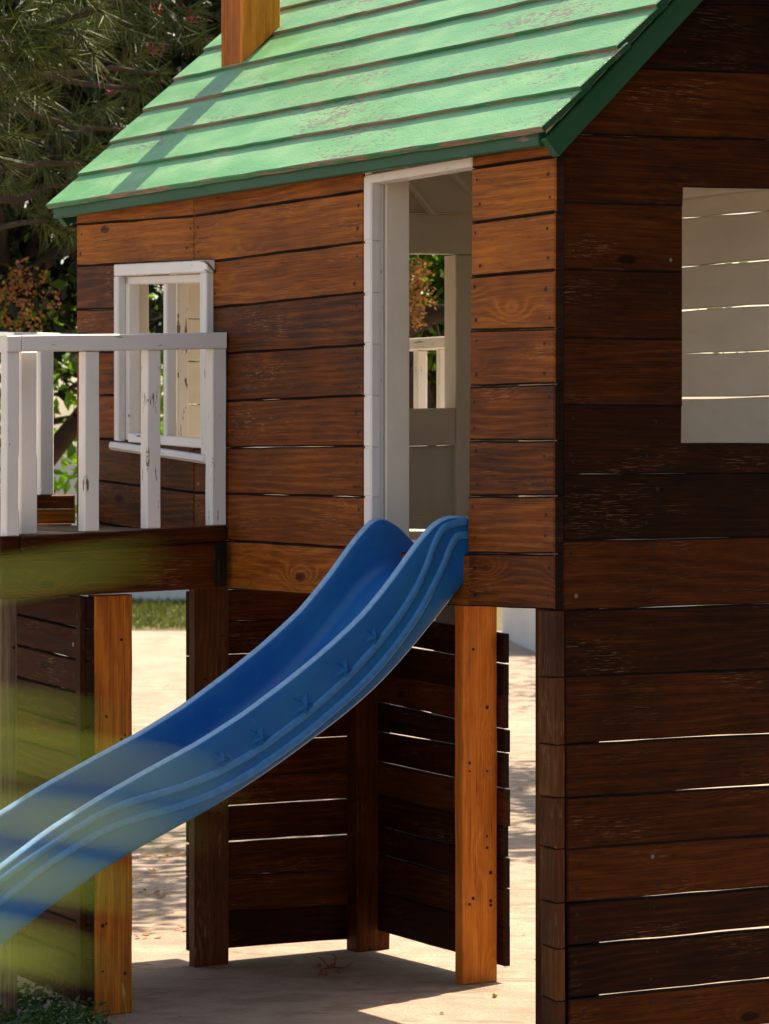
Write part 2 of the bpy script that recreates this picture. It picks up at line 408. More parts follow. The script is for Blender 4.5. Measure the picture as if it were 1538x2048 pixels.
# ---------------------------------------------------------------- the playhouse
house = empty('playhouse', W(0.9, .5, 0), 'brown timber playhouse on posts with a green board roof and white trim', 'playhouse')
TH = .026
D = .93            # depth of the house to its back wall
UE = 2.49          # length of the slide wall
PITCH = .94; Z_EAVE = 2.252; V_EAVE = -.06; V_RIDGE = .72
def zroof(v): return Z_EAVE+(v-V_EAVE)*PITCH
FLOOR = 1.29
fl = empty('floor', W(1.2, .5, 1.2), parent=house)
fb = [.03+i*.12 for i in range(9)]
for i in range(8):
    v0, v1 = .075+i*.10675, .075+(i+1)*.10675-(.003 if i < 7 else .0005)
    box('floor_board', .03, UE-.03, v0, v1, FLOOR-.03, FLOOR, [M['white_in']], fl, 'u')
for i in range(5):
    uu = .06+i*.58
    box('joist', uu, uu+.045, .08, D-.01, 1.145, FLOOR-.032, [M['stain']], fl, 'v')

# --- slide wall (v = 0): planks traced row by row
wall = empty('front_wall', W(1.2, 0, 1.14), parent=house)
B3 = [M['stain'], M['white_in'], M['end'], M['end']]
G3 = [M['stain_shade'], M['white_in'], M['end'], M['end']]
def vplank(px, c0=0., th=TH, mats=B3, parent=wall, nails=True, wob=.0013, name='plank', per=2, clipz=True):
    poly = [pv(x, y, c0) for x, y in px]
    if clipz: poly = clip(poly, 0, 1, 2.246)
    return prism(name, poly, 'v', c0, c0+th, mats, parent, 0, .0038, wob, endnails(poly, per) if nails else ())
def lerp(j, x): (x0, y0), (x1, y1) = j; return y0+(y1-y0)*(x-x0)/(x1-x0)
def row(x0, x1, jt, jb, gt=.1, gb=.1, **k):
    return vplank([(x0, lerp(jt, x0)+gt), (x1, lerp(jt, x1)+gt), (x1, lerp(jb, x1)-gb), (x0, lerp(jb, x0)-gb)], **k)
TOP = ((153, 415), (726, 335))
J = [((388, 432), (725, 382)), ((430, 522), (725, 484.5)), ((430, 615), (725, 585)), ((452, 707), (725, 690)), ((452, 802), (725, 791)),
     ((452, 895), (725, 892)), ((452, 987), (725, 994)), ((452, 1081), (670, 1094)), ((458, 1178), (588, 1187))]
LJ = [((153, 449), (388, 432)), ((153, 532), (388, 522)), ((153, 619), (226, 618)), ((153, 704), (226, 704)), ((153, 790), (226, 790.5)),
      ((153, 875), (226, 878)), ((200, 962), (388, 985)), ((200, 1046), (388, 1078)), ((200, 1150), (388, 1172))]
row(153, 387, TOP, LJ[0], nails=False); row(388, 726, TOP, J[0], nails=False)
row(153, 387.5, LJ[0], LJ[1]); row(388.5, 726, J[0], J[1])
for a, b_ in zip(LJ[1:5], LJ[2:6]): row(153, 233, a, b_, per=2)
for i in range(1, 5): row(424, 726, J[i], J[i+1])
row(153, 387.5, LJ[5], LJ[6]); row(388.5, 726, ((388, 897), (725, 892)), J[6])
row(153, 387.5, LJ[6], LJ[7]); row(388.5, 726, J[6], J[7])
row(153, 387.5, LJ[7], LJ[8], nails=False); row(388.5, 790, J[7], J[8])
vplank([(790, 1104), (940, 1109), (940, 1213), (790, 1206)], nails=False)
# right of the door
Rj = [((944, 312), (1110, 286)), ((944, 337), (1110, 313)), ((944, 446), (1107, 424)), ((942, 554), (1107, 540)), ((939, 661), (1107, 657)), ((938, 773), (1107, 768)),
      ((938, 881), (1106, 881)), ((937, 993), (1105, 992)), ((932, 1107), (1105, 1108)), ((934, 1213), (1103, 1220))]
xl = [943, 943, 942, 940, 939, 938, 937, 935, 933]; xr = [1111, 1110.5, 1109, 1108.5, 1108.5, 1108, 1107.5, 1107.5, 1107.5]
for i in range(9):
    a, b_ = Rj[i], Rj[i+1]; x0, x1 = xl[i], xr[i]; gp = .6 if i < 4 else .9
    vplank([(x0, lerp(a, x0)+gp), (x1, lerp(a, x1)+gp), (x1, lerp(b_, x1)-gp), (x0, lerp(b_, x0)-gp)], nails=i > 0)
# cladding of the corner post under the house
Kj = [(1219, 1221), (1353, 1355), (1486, 1491), (1591, 1596), (1691, 1699), (1799, 1807), (1888, 1899), (1991, 2004), (2100, 2115), (2195, 2212)]
for i in range(9):
    (a, b_), (c_, d_) = Kj[i], Kj[i+1]; xa = 1075+(1083-1075)*i/8; xb = 1110+2*i/8.
    poly = [pv(xa, a+1.2, 0), pv(xb, b_+1.2, 0), pv(xb, d_-1.2, 0), pv(xa, c_-1.2, 0)]
    poly = [(p[0], max(p[1], 0.003)) for p in poly]
    prism('corner_board', poly, 'v', .0, TH, [M['stain_mid'], M['stain_mid'], M['end'], M['stain_mid']], wall, 1, .003, .001)
# white painted plank ends beside the door
bl = [352, 484, 588, 688, 791.5, 894, 994, 1072]
for i in range(7):
    vplank([(726.5, bl[i]+1+(1 if i else 0)), (742, bl[i]-(3 if i < 3 else 0)+1), (742, bl[i+1]-(3 if i < 2 else 0)-1), (726.5, bl[i+1]-1)], c0=-.0025, th=TH, mats=[M['white_trim']]*3, nails=False, name='painted_plank_end')

door = empty('doorway', W(.58, 0, FLOOR), parent=house)
UD0, UD1 = .353, pv(742, 700, 0)[0]
box('jamb', UD1, UD1+.03, .001, .040, 1.20, 2.24, [M['white']], door, 'z')
box('stud', UD1-.004, UD1+.035, .0425, .115, 1.21, 2.285, [M['white_in']], door, 'z')
box('stud', UD0-.08, UD0-.003, TH+.002, .09, 1.21, 2.285, [M['white_in']], door, 'z')
prism('lintel', [pv(730, 350, -.004), pv(943, 312, -.004), pv(943, 333, -.004), pv(730, 368, -.004)], 'v', -.004, .045, [M['white']], door, 0, .003)

# --- window in the slide wall
win = empty('window', W(1.94, 0, 1.5), parent=house)
f0 = -.022
def vq(name, px, c0, c1, m=None, grain=0, bevel=.003, parent=win): return prism(name, [pv(x, y, c0) for x, y in px], 'v', c0, c1, [m or M['white']], parent, grain, bevel)
vq('frame_head', [(227, 529), (413, 520), (413, 544), (227, 552)], f0-.003, .0)
vq('frame_stile', [(227, 553), (236.5, 552.5), (236.5, 882), (227.5, 881)], f0, .0, grain=1)
vq('frame_stile', [(400, 545), (412.5, 544.5), (412.5, 912), (401, 911)], f0, .0, grain=1)
s0 = .002
vq('sash_head', [(250, 553), (403, 547), (403, 565), (250, 569)], s0, s0+.03)
vq('sash_stile', [(249, 552), (257.5, 552), (257.5, 882), (249, 880)], s0, s0+.034, grain=1)
vq('mullion', [(326, 566), (333, 566), (333, 874), (326, 873)], s0+.003, s0+.034, grain=1)
vq('sash_stile', [(399, 560), (405, 560), (405, 893), (399, 892)], s0, s0+.034, grain=1)
vq('sash_rail', [(255, 866), (405, 878), (405, 897), (255, 884)], s0-.012, s0+.03)
# reveal boards inside the wall
ua, ub = pv(233, 700, 0)[0], pv(428, 700, 0)[0]
box('reveal', ua-.006, ua+.03, .037, .105, 1.5, 2.09, [M['white_in']], win, 'z')
sp = [pv(217, 891, -.035), pv(411, 920, -.035)]
prism('sill', [(sp[0][0], sp[0][1]+.011), (sp[1][0], sp[1][1]+.011), (sp[1][0], sp[1][1]-.012), (sp[0][0], sp[0][1]-.012)], 'v', -.038, .0, [M['white']], win, 0, .008)

# --- gable wall (u = 0)
gable = empty('gable_wall', W(0, .5, 0), parent=house)
gu = .003
def zcap(poly): return clip(clip(poly, -PITCH, 1, Z_EAVE-V_EAVE*PITCH-.018), PITCH, 1, Z_EAVE-V_EAVE*PITCH-.018+2*V_RIDGE*PITCH)
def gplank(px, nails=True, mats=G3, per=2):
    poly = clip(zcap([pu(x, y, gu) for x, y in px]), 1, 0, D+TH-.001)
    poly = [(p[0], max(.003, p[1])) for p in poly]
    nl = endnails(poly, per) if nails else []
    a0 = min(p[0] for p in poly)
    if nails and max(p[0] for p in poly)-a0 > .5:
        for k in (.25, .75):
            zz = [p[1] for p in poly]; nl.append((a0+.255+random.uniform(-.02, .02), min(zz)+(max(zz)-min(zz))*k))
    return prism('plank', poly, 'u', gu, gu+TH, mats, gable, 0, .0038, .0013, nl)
XR = 1860
def grow(x0, x1, jt, jb, gt=-.1, gb=-.1, gtr=None, gbr=None, **k):
    gtr = gt if gtr is None else gtr; gbr = gb if gbr is None else gbr
    return gplank([(x0, lerp(jt, x0)+gt), (x1, lerp(jt, x1)+gtr), (x1, lerp(jb, x1)-gbr), (x0, lerp(jb, x0)-gb)], **k)
GJ = [((1388, -132), (1538, -124)), ((1388, 7), (1538, 10)), ((1273, 135), (1538, 147)), ((1138, 267), (1538, 278))]
grow(1300, XR, ((1388, -410), (1538, -402)), ((1388, -270), (1538, -262))); grow(1250, XR, ((1388, -270), (1538, -262)), GJ[0]); grow(1200, XR, GJ[0], GJ[1]); grow(1140, XR, GJ[1], GJ[2]); grow(1128, XR, GJ[2], GJ[3])
# plank over the window, notched
gplank([(1128, 269), (XR, 288), (XR, 382), (1368, 373), (1367, 411), (1128, 404.5)], per=2)
WJ = [((1128, 404), (1365, 411)), ((1126, 538), (1365, 544)), ((1126, 675), (1365, 679)), ((1126, 809), (1365, 811))]
for i in range(3): grow(1127, 1366, WJ[i], WJ[i+1])
gplank([(1127, 808.5), (1365, 810.5), (1364, 886), (XR, 886), (XR, 945), (1127, 948)], per=3)
xw = 1590
for i, (a, b_) in enumerate(zip(WJ[:3], WJ[1:])): grow(xw, XR, a, b_)
grow(xw, XR, WJ[3], ((1126, 884), (1365, 884)))
HJ = [(((1126, 949), (1538, 945)), .3, .3), (((1125, 1082), (1538, 1074)), .3, .3), (((1125, 1221), (1538, 1207)), .3, 1.0), (((1128, 1353), (1538, 1338)), .3, .3), (((1132, 1489), (1538, 1467)), .6, 2.0),
      (((1132, 1596), (1538, 1571)), .6, 2.2), (((1134, 1699), (1538, 1670)), .3, .4), (((1137, 1806), (1538, 1774)), 1.6, 1.6), (((1138, 1893), (1538, 1856)), 1.8, 3.4), (((1139, 1998), (1538, 1958)), 1.8, 3.0),
      (((1139, 2098), (1538, 2050)), 1, 2), (((1140, 2200), (1538, 2150)), 1, 1)]
for (a, ga, gar), (b_, gb, gbr) in zip(HJ[:-1], HJ[1:]):
    xs0 = 1128+max(0, (a[0][1]-1200)/850*12)
    k = (XR-xs0)/(1538-xs0)
    grow(xs0, XR, a, b_, ga, gb, ga+(gar-ga)*k, gb+(gbr-gb)*k)
box('corner_post', TH+.006, .12, TH+.005, .155, 0, 1.15, [M['stain_shade']], gable, 'z')
box('corner_post', TH+.006, .08, TH+.04, .10, 1.15, 2.28, [M['white_in']], gable, 'z')
box('back_corner_post', TH+.006, .12, D-.13, D-.005, 0, 1.15, [M['stain']], gable, 'z')

# --- back wall (v = D), far gable (u = UE), partition
back = empty('back_wall', W(.8, D, 1.14), parent=house)
UP = 1.47
gaps = [(430, 427), (532.8, 519.5), (620, 609.5), (706.4, 703), (794.8, 794)]
zs = []
for a, b_ in gaps:
    p, q = pv(1365, a, D), pv(1538, b_, D); zs.append((p, q))
def backrow(zt, zb, gt=.0015, gb=.0015, u0=.0, u1=UP+.12):
    def zz(l, u): (ua_, za), (ub_, zb_) = l; return za+(zb_-za)*(u-ua_)/(ub_-ua_)
    k = .25
    def zl(l, u):
        m = (l[0][1]+l[1][1])/2; return m+(zz(l, u)-m)*k
    poly = [(u0, zl(zb, u0)+gb), (u1, zl(zb, u1)+gb), (u1, zl(zt, u1)-gt), (u0, zl(zt, u0)-gt)]
    prism('plank', poly, 'v', D, D+TH, [M['white_in'], M['stain'], M['end']], back, 0, .003, .0016)
lev = lambda z: ((0, z), (1, z))
rows_ = [lev(2.70), lev(2.55), lev(2.40), lev(2.26)]+zs+[lev(1.42), lev(1.28), lev(1.14)]
gg = [.0, .0, .0, .001, .0015, .0022, .0024, .0015, .0022, .001, .001, .001]
for i in range(len(rows_)-1): backrow(rows_[i], rows_[i+1], gg[i], gg[i+1])
for i, z in enumerate([2.65, 2.52, 2.39, 2.26, 1.268]):
    box('plank', UP+.122, UE, D, D+TH, z-.128, z, [M['stain'], M['white_in'], M['end']], back, 'u')
box('plate', .03, UP, D-.05, D-.002, 2.19, 2.245, [M['white_in']], back, 'u')
box('wall_post', UE-.08, UE-.01, D-.06, D-.002, 1.29, 2.2, [M['white']], back, 'z')
farg = empty('far_gable', W(UE, .5, 1.14), parent=house)
fj = [1.14+.131*i for i in range(16)]
for i in range(15):
    z0, z1 = fj[i]+.0015, fj[i+1]-.0015
    for (a, b_) in ([(TH+.002, D)] if not (1.45 < z0 < 2.12) else [(TH+.002, .20), (.315, D)]):
        poly = zcap([(a, z0), (b_, z0), (b_, z1), (a, z1)])
        if len(poly) > 2 and abs(area2(poly)) > .002: prism('plank', poly, 'u', UE-TH, UE, [M['white_in'], M['stain'], M['white']], farg, 0, .003, .0013)
box('opening_post', UE-TH-.03, UE-TH-.001, .315, .352, 1.40, 2.15, [M['white']], farg, 'z')
part = empty('partition', W(UP, .6, FLOOR), parent=house)
def uq(name, px, c0, c1, m=None, grain=0, parent=None, bevel=.003): return prism(name, [pu(x, y, c0) for x, y in px], 'u', c0, c1, [m or M['white_in']], parent or part, grain, bevel)
WI = M['white_in']
uq('header', [(790, 428), (960, 430), (960, 509), (790, 507)], UP, UP+.03)
uq('gable_panel', [(740, 360), (960, 330), (960, 427), (740, 426)], UP+.012, UP+.03)
uq('side_board', [(740, 400), (815, 400), (815, 1040), (740, 1040)], UP, UP+.03, grain=1)
uq('side_board', [(912, 510), (985, 510), (985, 1040), (912, 1040)], UP, UP+.06, grain=1)
uq('mid_rail', [(816, 817), (911, 816), (911, 890), (816, 892)], UP, UP+.06)
uq('lower_panel', [(816, 893), (911, 891), (911, 1040), (816, 1040)], UP+.02, UP+.03, grain=1)
uq('bottom_plate', [(740, 1032), (985, 1031), (985, 1058), (740, 1058)], UP-.012, UP+.03)
uq('brace', [(812, 362), (822, 362), (880, 429), (868, 429)], UP-.03, UP-.002, WI, 1)
uq('brace', [(900, 340), (908, 340), (955, 388), (955, 398)], UP-.03, UP-.002, WI, 1)
# white railing on the open side beyond the partition
rl = empty('porch_railing', W(1.85, D, FLOOR), parent=house)
zt = pv(850, 676, D)[1]; zb = pv(850, 700, D)[1]
box('handrail', UP+.13, UE-.09, D-.03, D+.025, zb, zt, [M['white']], rl, 'u')
for x0, x1 in ((800, 807), (838, 847), (884, 890), (925, 931)):
    p, q = pv(x0, 800, D)[0], pv(x1, 800, D)[0]
    box('baluster', min(p, q), max(p, q), D-.02, D+.015, FLOOR, zb-.001, [M['white']], rl, 'z')

# --- roof
roof = empty('roof', W(1.2, V_RIDGE, Z_EAVE), parent=house)
sl = math.atan(PITCH); cs, sn = math.cos(sl), math.sin(sl)
def rp(side):
    if side == 0: return lambda a, b, c: W(a, V_EAVE+b*cs-c*sn*-1*-1, Z_EAVE+b*sn+c*cs)      # a = u, b = up slope, c = out of slope
    return lambda a, b, c: W(a, 2*V_RIDGE-V_EAVE-b*cs+c*sn, Z_EAVE+b*sn+c*cs)
UR0, UR1 = -.045, 2.565
ve = [-.06, .045, .155, .267, .375, .480, .585, .69, .80]
BMIN = (2*V_RIDGE-V_EAVE-1.02)/cs     # the far slope is short
SLEN = (V_RIDGE-V_EAVE)/cs
for side in (0, 1):
    pos = rp(side)
    for i in range(8):
        b0 = (ve[i]-V_EAVE)/cs
        if b0 > SLEN-.02: continue
        b1 = min((ve[i+1]-V_EAVE)/cs+.03, SLEN-.004)
        if side == 1 and b1 < BMIN+.03: continue
        if side == 1: b0 = max(b0, BMIN)
        # lap board: lower edge sits on the board below, upper edge dives under the next
        wedge = lambda a, b, c, b0=b0, b1=b1: pos(a, b, c+.0125*(1-(b-b0)/(b1-b0)))
        du = random.uniform(-.006, .006)
        poly = [(UR0+du, b0), (UR1+random.uniform(-.004, .004), b0), (UR1, b1), (UR0+du, b1)]
        prism('roof_board', poly, 'z', .0, -.0155, [M['green'], M['green'], M['green_edge'], M['green_lap']], roof, 0, .0025, .0022, (), wedge)
        # thin painted edge strip, worn to bare wood, along the lap
    LO = .07 if side == 0 else BMIN+.05; RB = 0. if side == 0 else BMIN
    # under-boards and fascias
    prism('roof_lining', [(UR0+.03, LO), (UR1-.03, LO), (UR1-.03, SLEN-.02), (UR0+.03, SLEN-.02)], 'z', -.036, -.021, [M['white_in'], M['white_in']], roof, 0, .002, 0, (), pos)
    for uu, w_ in ((UR0+.012, .026), (UR1-.035, .026)):
        prism('rake_board', [(uu, RB), (uu+w_, RB), (uu+w_, SLEN-.03), (uu, SLEN-.03)], 'z', -.0225, -.075, [M['green_edge']], roof, 1, .003, .001, (), pos)
    if side == 0:
        prism('eave_fascia', [(UR0+.04, Z_EAVE-.031), (UR1-.012, Z_EAVE-.031), (UR1-.012, Z_EAVE+.004), (UR0+.04, Z_EAVE+.004)], 'v', V_EAVE+.012, V_EAVE+.034, [M['green_edge']], roof, 0, .003, .001)
prism('ridge_cap', [(UR0, -.06), (UR1, -.06), (UR1, .06), (UR0, .06)], 'z', Z_EAVE+(V_RIDGE-V_EAVE)*PITCH+.03, Z_EAVE+(V_RIDGE-V_EAVE)*PITCH-.01, [M['green']], roof, 0, .004, 0, (), lambda a, b, c: W(a, V_RIDGE+b, c-abs(b)*PITCH))

# --- chimney: a timber box standing on the near slope
def on_roof(px, py):
    d = np.array([(px-CX)/F, 1., -(py-YH)/F]); o_ = np.array([0, 0, H])
    du, dv = d[:2]@U, d[:2]@V; ov = -C@V
    t = (Z_EAVE+PITCH*(ov-V_EAVE)-H)/(d[2]-PITCH*dv)
    return t*du-C@U, t*dv-C@V
c1 = on_roof(486, 136); c0 = on_roof(440, 148); c2 = on_roof(556, 62)
cu0, cu1, cv0, cv1 = c1[0], c0[0], c1[1], c2[1]
ch = empty('chimney', W((cu0+cu1)/2, (cv0+cv1)/2, zroof(cv0)), parent=house)
zt_ = zroof(cv1)+.42; t_ = .02
prism('side_board', [(cv0, zroof(cv0)+.012), (cv1, zroof(cv1)+.012), (cv1, zt_), (cv0, zt_)], 'u', cu0, cu0+t_, [M['post'], M['stain']], ch, 1)
prism('side_board', [(cv0, zroof(cv0)+.012), (cv1, zroof(cv1)+.012), (cv1, zt_), (cv0, zt_)], 'u', cu1-t_, cu1, [M['post'], M['stain']], ch, 1)
box('front_board', cu0+t_+.0005, cu1-t_-.0005, cv0+.001, cv0+t_, zroof(cv0)+.012, zt_-.002, [M['post']], ch, 'z')
box('back_board', cu0+t_+.0005, cu1-t_-.0005, cv1-t_, cv1-.001, zroof(cv1)-.01, zt_-.002, [M['post']], ch, 'z')
box('cap_board', cu0-.02, cu1+.02, cv0-.02, cv1+.02, zt_+.0005, zt_+.02, [M['stain']], ch, 'u')

# --- posts under the house and the two board screens
def upost(px, u, depth, m, nails=6, parent=house, name='post'):
    a = pu(px[0], 1500, u)[0]; b_ = pu(px[1], 1500, u)[0]; zt__ = px[2]
    nl = [(a+(b_-a)*random.choice((.2, .3, .7, .8)), random.uniform(.08, zt__-.08)) for _ in range(nails)]
    return prism(name, [(a, 0), (b_, 0), (b_, zt__), (a, zt__)], 'u', u, u+depth, [m], parent, 1, .003, .0012, nl)
uP4 = xy2uv(*pz(950, 1968))[0]; uP2 = xy2uv(*pz(420, 1932))[0]; uP3 = xy2uv(*pz(745, 1902))[0]; uB = 1.556
upost((925, 995, 1.146), uP4, .038, M['post'], 12)
upost((390, 458, 1.143), uP2, .036, M['stain_mid'], 7)
upost((714, 780, 1.143), uP3, .06, M['stain_shade'], 5)
upost((190, 265, 1.13), uB+.004, .040, M['post'], 10)
upost((9.5, 35, 1.13), uB+.004, .05, M['grey_wood'], 2)
scr = empty('end_screen', W(uP2, .55, 0), parent=house)
ya = [1178, 1240, 1308, 1380, 1432, 1483, 1552, 1612, 1683, 1749, 1822, 1897]; yb = [1172, 1235, 1300, 1370, 1421, 1473, 1542, 1597, 1669, 1740, 1810, 1877]
gA = [0, 0, .7, 0, 0, 1.2, 0, 1.5, 2.2, .6, 0, 0]
us = uP2+.040
for i in range(11):
    x0, x1 = 379, 742
    poly = [pu(x0, ya[i]+gA[i]-(460-x0)*-.06, us), pu(x1, yb[i]+gA[i]-(x1-707)*.06, us), pu(x1, yb[i+1]-gA[i+1]-(x1-707)*.06, us), pu(x0, ya[i+1]-gA[i+1]+(460-x0)*.06, us)]
    prism('plank', poly, 'u', us, us+.022, [M['stain_shade'], M['stain_shade'], M['end'], M['end']], scr, 0, .003, .0012)
scr2 = empty('back_screen', W(1.8, .83, 0), parent=house)
vB = pu(995, 1500, uP4)[0]+.003
yc = [1228, 1288, 1350, 1410, 1468, 1529, 1595, 1658, 1714, 1790, 1869]; yd = [1250, 1310, 1372, 1437, 1489, 1556, 1627, 1690, 1749, 1825, 1904]
gB = [0, 1.8, 0, 1.6, 1.5, 1.7, .2, .9, 1.2, 0, 0]
for i in range(10):
    ua_, za = pv(782, (yc[i]+yd[i])/2, vB); 
    def zc(k, g_, x): return pv(x, yc[k]+(yd[k]-yc[k])*(x-782)/(905-782)+g_, vB)
    p = [zc(i, gB[i], 782), zc(i, gB[i], 905), zc(i+1, -gB[i+1], 905), zc(i+1, -gB[i+1], 782)]
    def ext(a, b_, u): return (u, a[1]+(b_[1]-a[1])*(u-a[0])/(b_[0]-a[0]))
    u0, u1 = uP4-.022+random.uniform(-.006, .004), uP3-.0015
    p = [ext(p[0], p[1], u1), ext(p[0], p[1], u0), ext(p[3], p[2], u0), ext(p[3], p[2], u1)]
    prism('plank', p, 'v', vB, vB+.022, [M['stain_shade'], M['stain_shade'], M['end'], M['end']], scr2, 0, .004, .0012)

# --- balcony
bal = empty('balcony', W(2.0, -.35, 1.13), parent=house)
VO = -.683
def ubq(name, px, c0, c1, m, grain=0, bevel=.003, wob=0, nails=(), back=None):
    return prism(name, [pu(x, y, c0) for x, y in px], 'u', c0, c1, [m, back or m, m if m is M['white'] else M['end']], bal, grain, bevel, wob, nails)
ubq('kerb_board', [(42, 1073), (454, 1052), (454, 1083), (42, 1108)], uB-.006, uB+.03, M['stain_shade'], wob=.001)
ubq('kerb_board', [(2, 1074), (40, 1073), (40, 1108), (2, 1110)], uB-.006, uB+.03, M['stain_shade'])
ubq('rim_beam', [(4, 1111), (454, 1085), (454, 1175), (4, 1199)], uB-.012, uB+.03, M['stain_shade'], wob=.001)
ubq('end_batten', [(437, 1090), (452, 1089), (452, 1174), (437, 1175)], uB-.030, uB-.0125, M['end'], grain=1)
for i in range(7):
    v0 = VO+.02+i*.0945
    box('deck_board', uB+.032, UE+.02, v0, v0+.091, 1.265, 1.296, [M['grey_wood']], bal, 'u')
box('rim_beam', UE+.022, UE+.06, VO, -.003, 1.13, 1.30, [M['stain']], bal, 'v')
box('kerb_board', UE+.0, UE+.04, VO, -.003, 1.302, 1.345, [M['stain']], bal, 'v')
box('kerb_board', UE+.002, UE+.038, VO, -.003, 1.3465, 1.388, [M['stain']], bal, 'v')
box('outer_beam', uB+.032, UE+.02, VO, VO+.018, 1.13, 1.262, [M['stain']], bal, 'u')
box('beam_end', uB+.0, uB+.03, VO+.001, VO+.03, 0.0, .0 + 1.128, [M['grey_wood']], bal, 'z')
for (x0, x1, y0, y1) in ((170, 199, 703, 1062), (295, 322, 700, 1056.5), (425, 453, 697, 1050), (13.5, 39, 704, 1072)):
    ubq('baluster', [(x0+.6, y0), (x1, y0), (x1, y1), (x0-.6, y1+.5)], uB-.002, uB+.036, M['white'], 1, .0025, .0008)
u2 = 1.635
ubq('baluster', [(42, 703), (75.5, 703), (75, 1068), (41, 1070)], u2, u2+.04, M['white'], 1)
ubq('handrail', [(44.5, 670), (455, 664.5), (455, 697), (44.5, 703)], uB-.008, uB+.046, M['white'], 0, .003, .001)
ubq('handrail_end', [(14, 671), (43.5, 670), (43.5, 703), (14, 704)], uB-.009, uB+.046, M['white'])
zr = 1.832
box('handrail', uB+.048, UE+.02, VO+.005, VO+.06, zr-.045, zr, [M['white']], bal, 'u')
p = pu(78, 664, UE); 
box('handrail', UE-.02, UE+.03, VO+.005, -.002, 1.835, 1.872, [M['white']], bal, 'v')
for x0, x1 in ((80.5, 108), (-40, -12), (200, 226)):
    a, b_ = pu(x0, 800, UE-.01)[0], pu(x1, 800, UE-.01)[0]
    box('baluster', UE-.01, UE+.025, a, b_, 1.3885, 1.834, [M['white']], bal, 'z')
for uu in (1.85, 2.12):
    box('baluster', uu, uu+.04, VO+.012, VO+.05, 1.297, zr-.0455, [M['white']], bal, 'z')

# --- screen under the balcony
scr3 = empty('side_screen', W(1.85, -.42, 0), parent=house)
vS = pu(190, 1500, uB)[0]-.024
LP = [(1170, 1195), (1228.8, 1260.8), (1291, 1325), (1354, 1392), (1418, 1457), (1479, 1521), (1545, 1588), (1607, 1655), (1671, 1722), (1736, 1787), (1800, 1853), (1866, 1922), (1953, 2018)]
for i in range(12):
    (a, b_), (c_, d_) = LP[i], LP[i+1]; gp = 1.5
    p = [pv(36, a+gp, vS), pv(178, b_+gp, vS), pv(178, d_-gp, vS), pv(36, c_-gp, vS)]
    def ext(a, b_, u): return (u, a[1]+(b_[1]-a[1])*(u-a[0])/(b_[0]-a[0]))
    u0, u1 = uB+.006, 2.3
    p = [ext(p[0], p[1], u1), ext(p[0], p[1], u0), ext(p[3], p[2], u0), ext(p[3], p[2], u1)]
    prism('plank', p, 'v', vS, vS+.022, [M['stain_shade'], M['stain_shade'], M['end'], M['end']], scr3, 0, .003, .0012, [(u0+.07+random.uniform(-.01, .01), p[1][1]*.5+p[2][1]*.5)])
box('batten', uB+.006, uB+.034, vS-.016, vS-.0005, .05, 1.128, [M['stain_shade']], scr3, 'z')
box('post', 2.24, 2.29, vS+.024, vS+.1, 0, 1.14, [M['stain']], scr3, 'z')

# ---------------------------------------------------------------- the slide
slide = empty('slide', W(.54, -.6, 0), 'blue plastic slide with raised stars leaning from the playhouse doorway', 'slide')
UN, UFAR = .38, .70
near = [(.03, 1.352), (-.005, 1.36), (-.033, 1.361), (-.06, 1.356), (-.09, 1.336), (-.146, 1.278), (-.197, 1.215), (-.285, 1.125), (-.386, 1.048), (-.486, .981), (-.608, .906), (-.728, .845), (-.858, .789), (-.985, .732), (-1.11, .668), (-1.233, .591), (-1.38, .49), (-1.55, .38), (-1.72, .30), (-1.9, .26), (-2.1, .245)]
bott = [(.03, 1.225), (0, 1.195), (-.026, 1.165), (-.131, 1.056), (-.234, .960), (-.336, .888), (-.437, .828), (-.534, .771), (-.656, .708), (-.757, .663), (-.903, .602), (-.998, .556), (-1.141, .473), (-1.233, .413), (-1.38, .29), (-1.55, .17), (-1.72, .08), (-1.9, .04), (-2.1, .03)]
def crv(tab, x):
    xs = [-p[0] for p in tab]; ys = [p[1] for p in tab]
    return float(np.interp(-x, xs, ys))
def smooth(f, x, w=.03): return sum(f(x+k*w/3)*wt for k, wt in zip((-3, -2, -1, 0, 1, 2, 3), (1, 2, 3, 4, 3, 2, 1)))/16
farr = [(.062, 1.27), (.04, 1.292), (.014, 1.318), (-.012, 1.336), (-.035, 1.346)]+[p for p in near if p[0] < -.05]
frim = lambda v: smooth(lambda q: crv(farr, min(q, .062)), v, .025)
rim = lambda v: smooth(lambda q: crv(near, min(q, .03)), v, .035)
botf = lambda v: smooth(lambda q: crv(bott, min(q, .03)), v, .06)
def flo(v):
    f = smooth(lambda q: crv(near, min(q, .03)), v, .09)-.125
    return min(f, 1.225)
st = [.06-.0135*i for i in range(16)]+[-.165-.03*i for i in range(65)]
verts, faces = [], []
rw = .030                                   # rim width
for v in st:
    zr_, zf, zb_ = rim(v), flo(v), botf(v)
    if v > -.06 and False: zf = min(zf, 1.24)
    zf = max(zf, zb_+.015)
    mid = (UN+UFAR)/2; r = .035
    def half(zr_):
        prof = [(UN+.006, zb_), (UN, zb_+.008)]
        for k in range(1, 4): prof.append((UN, zb_+.008+(zr_-.012-zb_-.008)*k/4))
        for k in range(0, 7):
            a = math.pi-k*math.pi/6; prof.append((UN+rw/2+rw/2*math.cos(a), zr_-.012+.012*math.sin(a)))
        i0 = UN+rw; zz = min(zf, zr_-r-.02)
        prof.append((i0+.002, zr_-.03+.25*(zz+r-zr_+.03))); prof.append((i0+.006, zz+r))
        for k in range(1, 5):
            a = math.pi+k*math.pi/8; prof.append((i0+.006+r+r*math.cos(a), zz+r+r*math.sin(a)))
        return prof
    full = half(zr_)+[(mid, zf-.002)]+[(2*mid-u_, z_) for u_, z_ in reversed(half(frim(v)))]
    verts += [W(u_, v, z_) for u_, z_ in full]
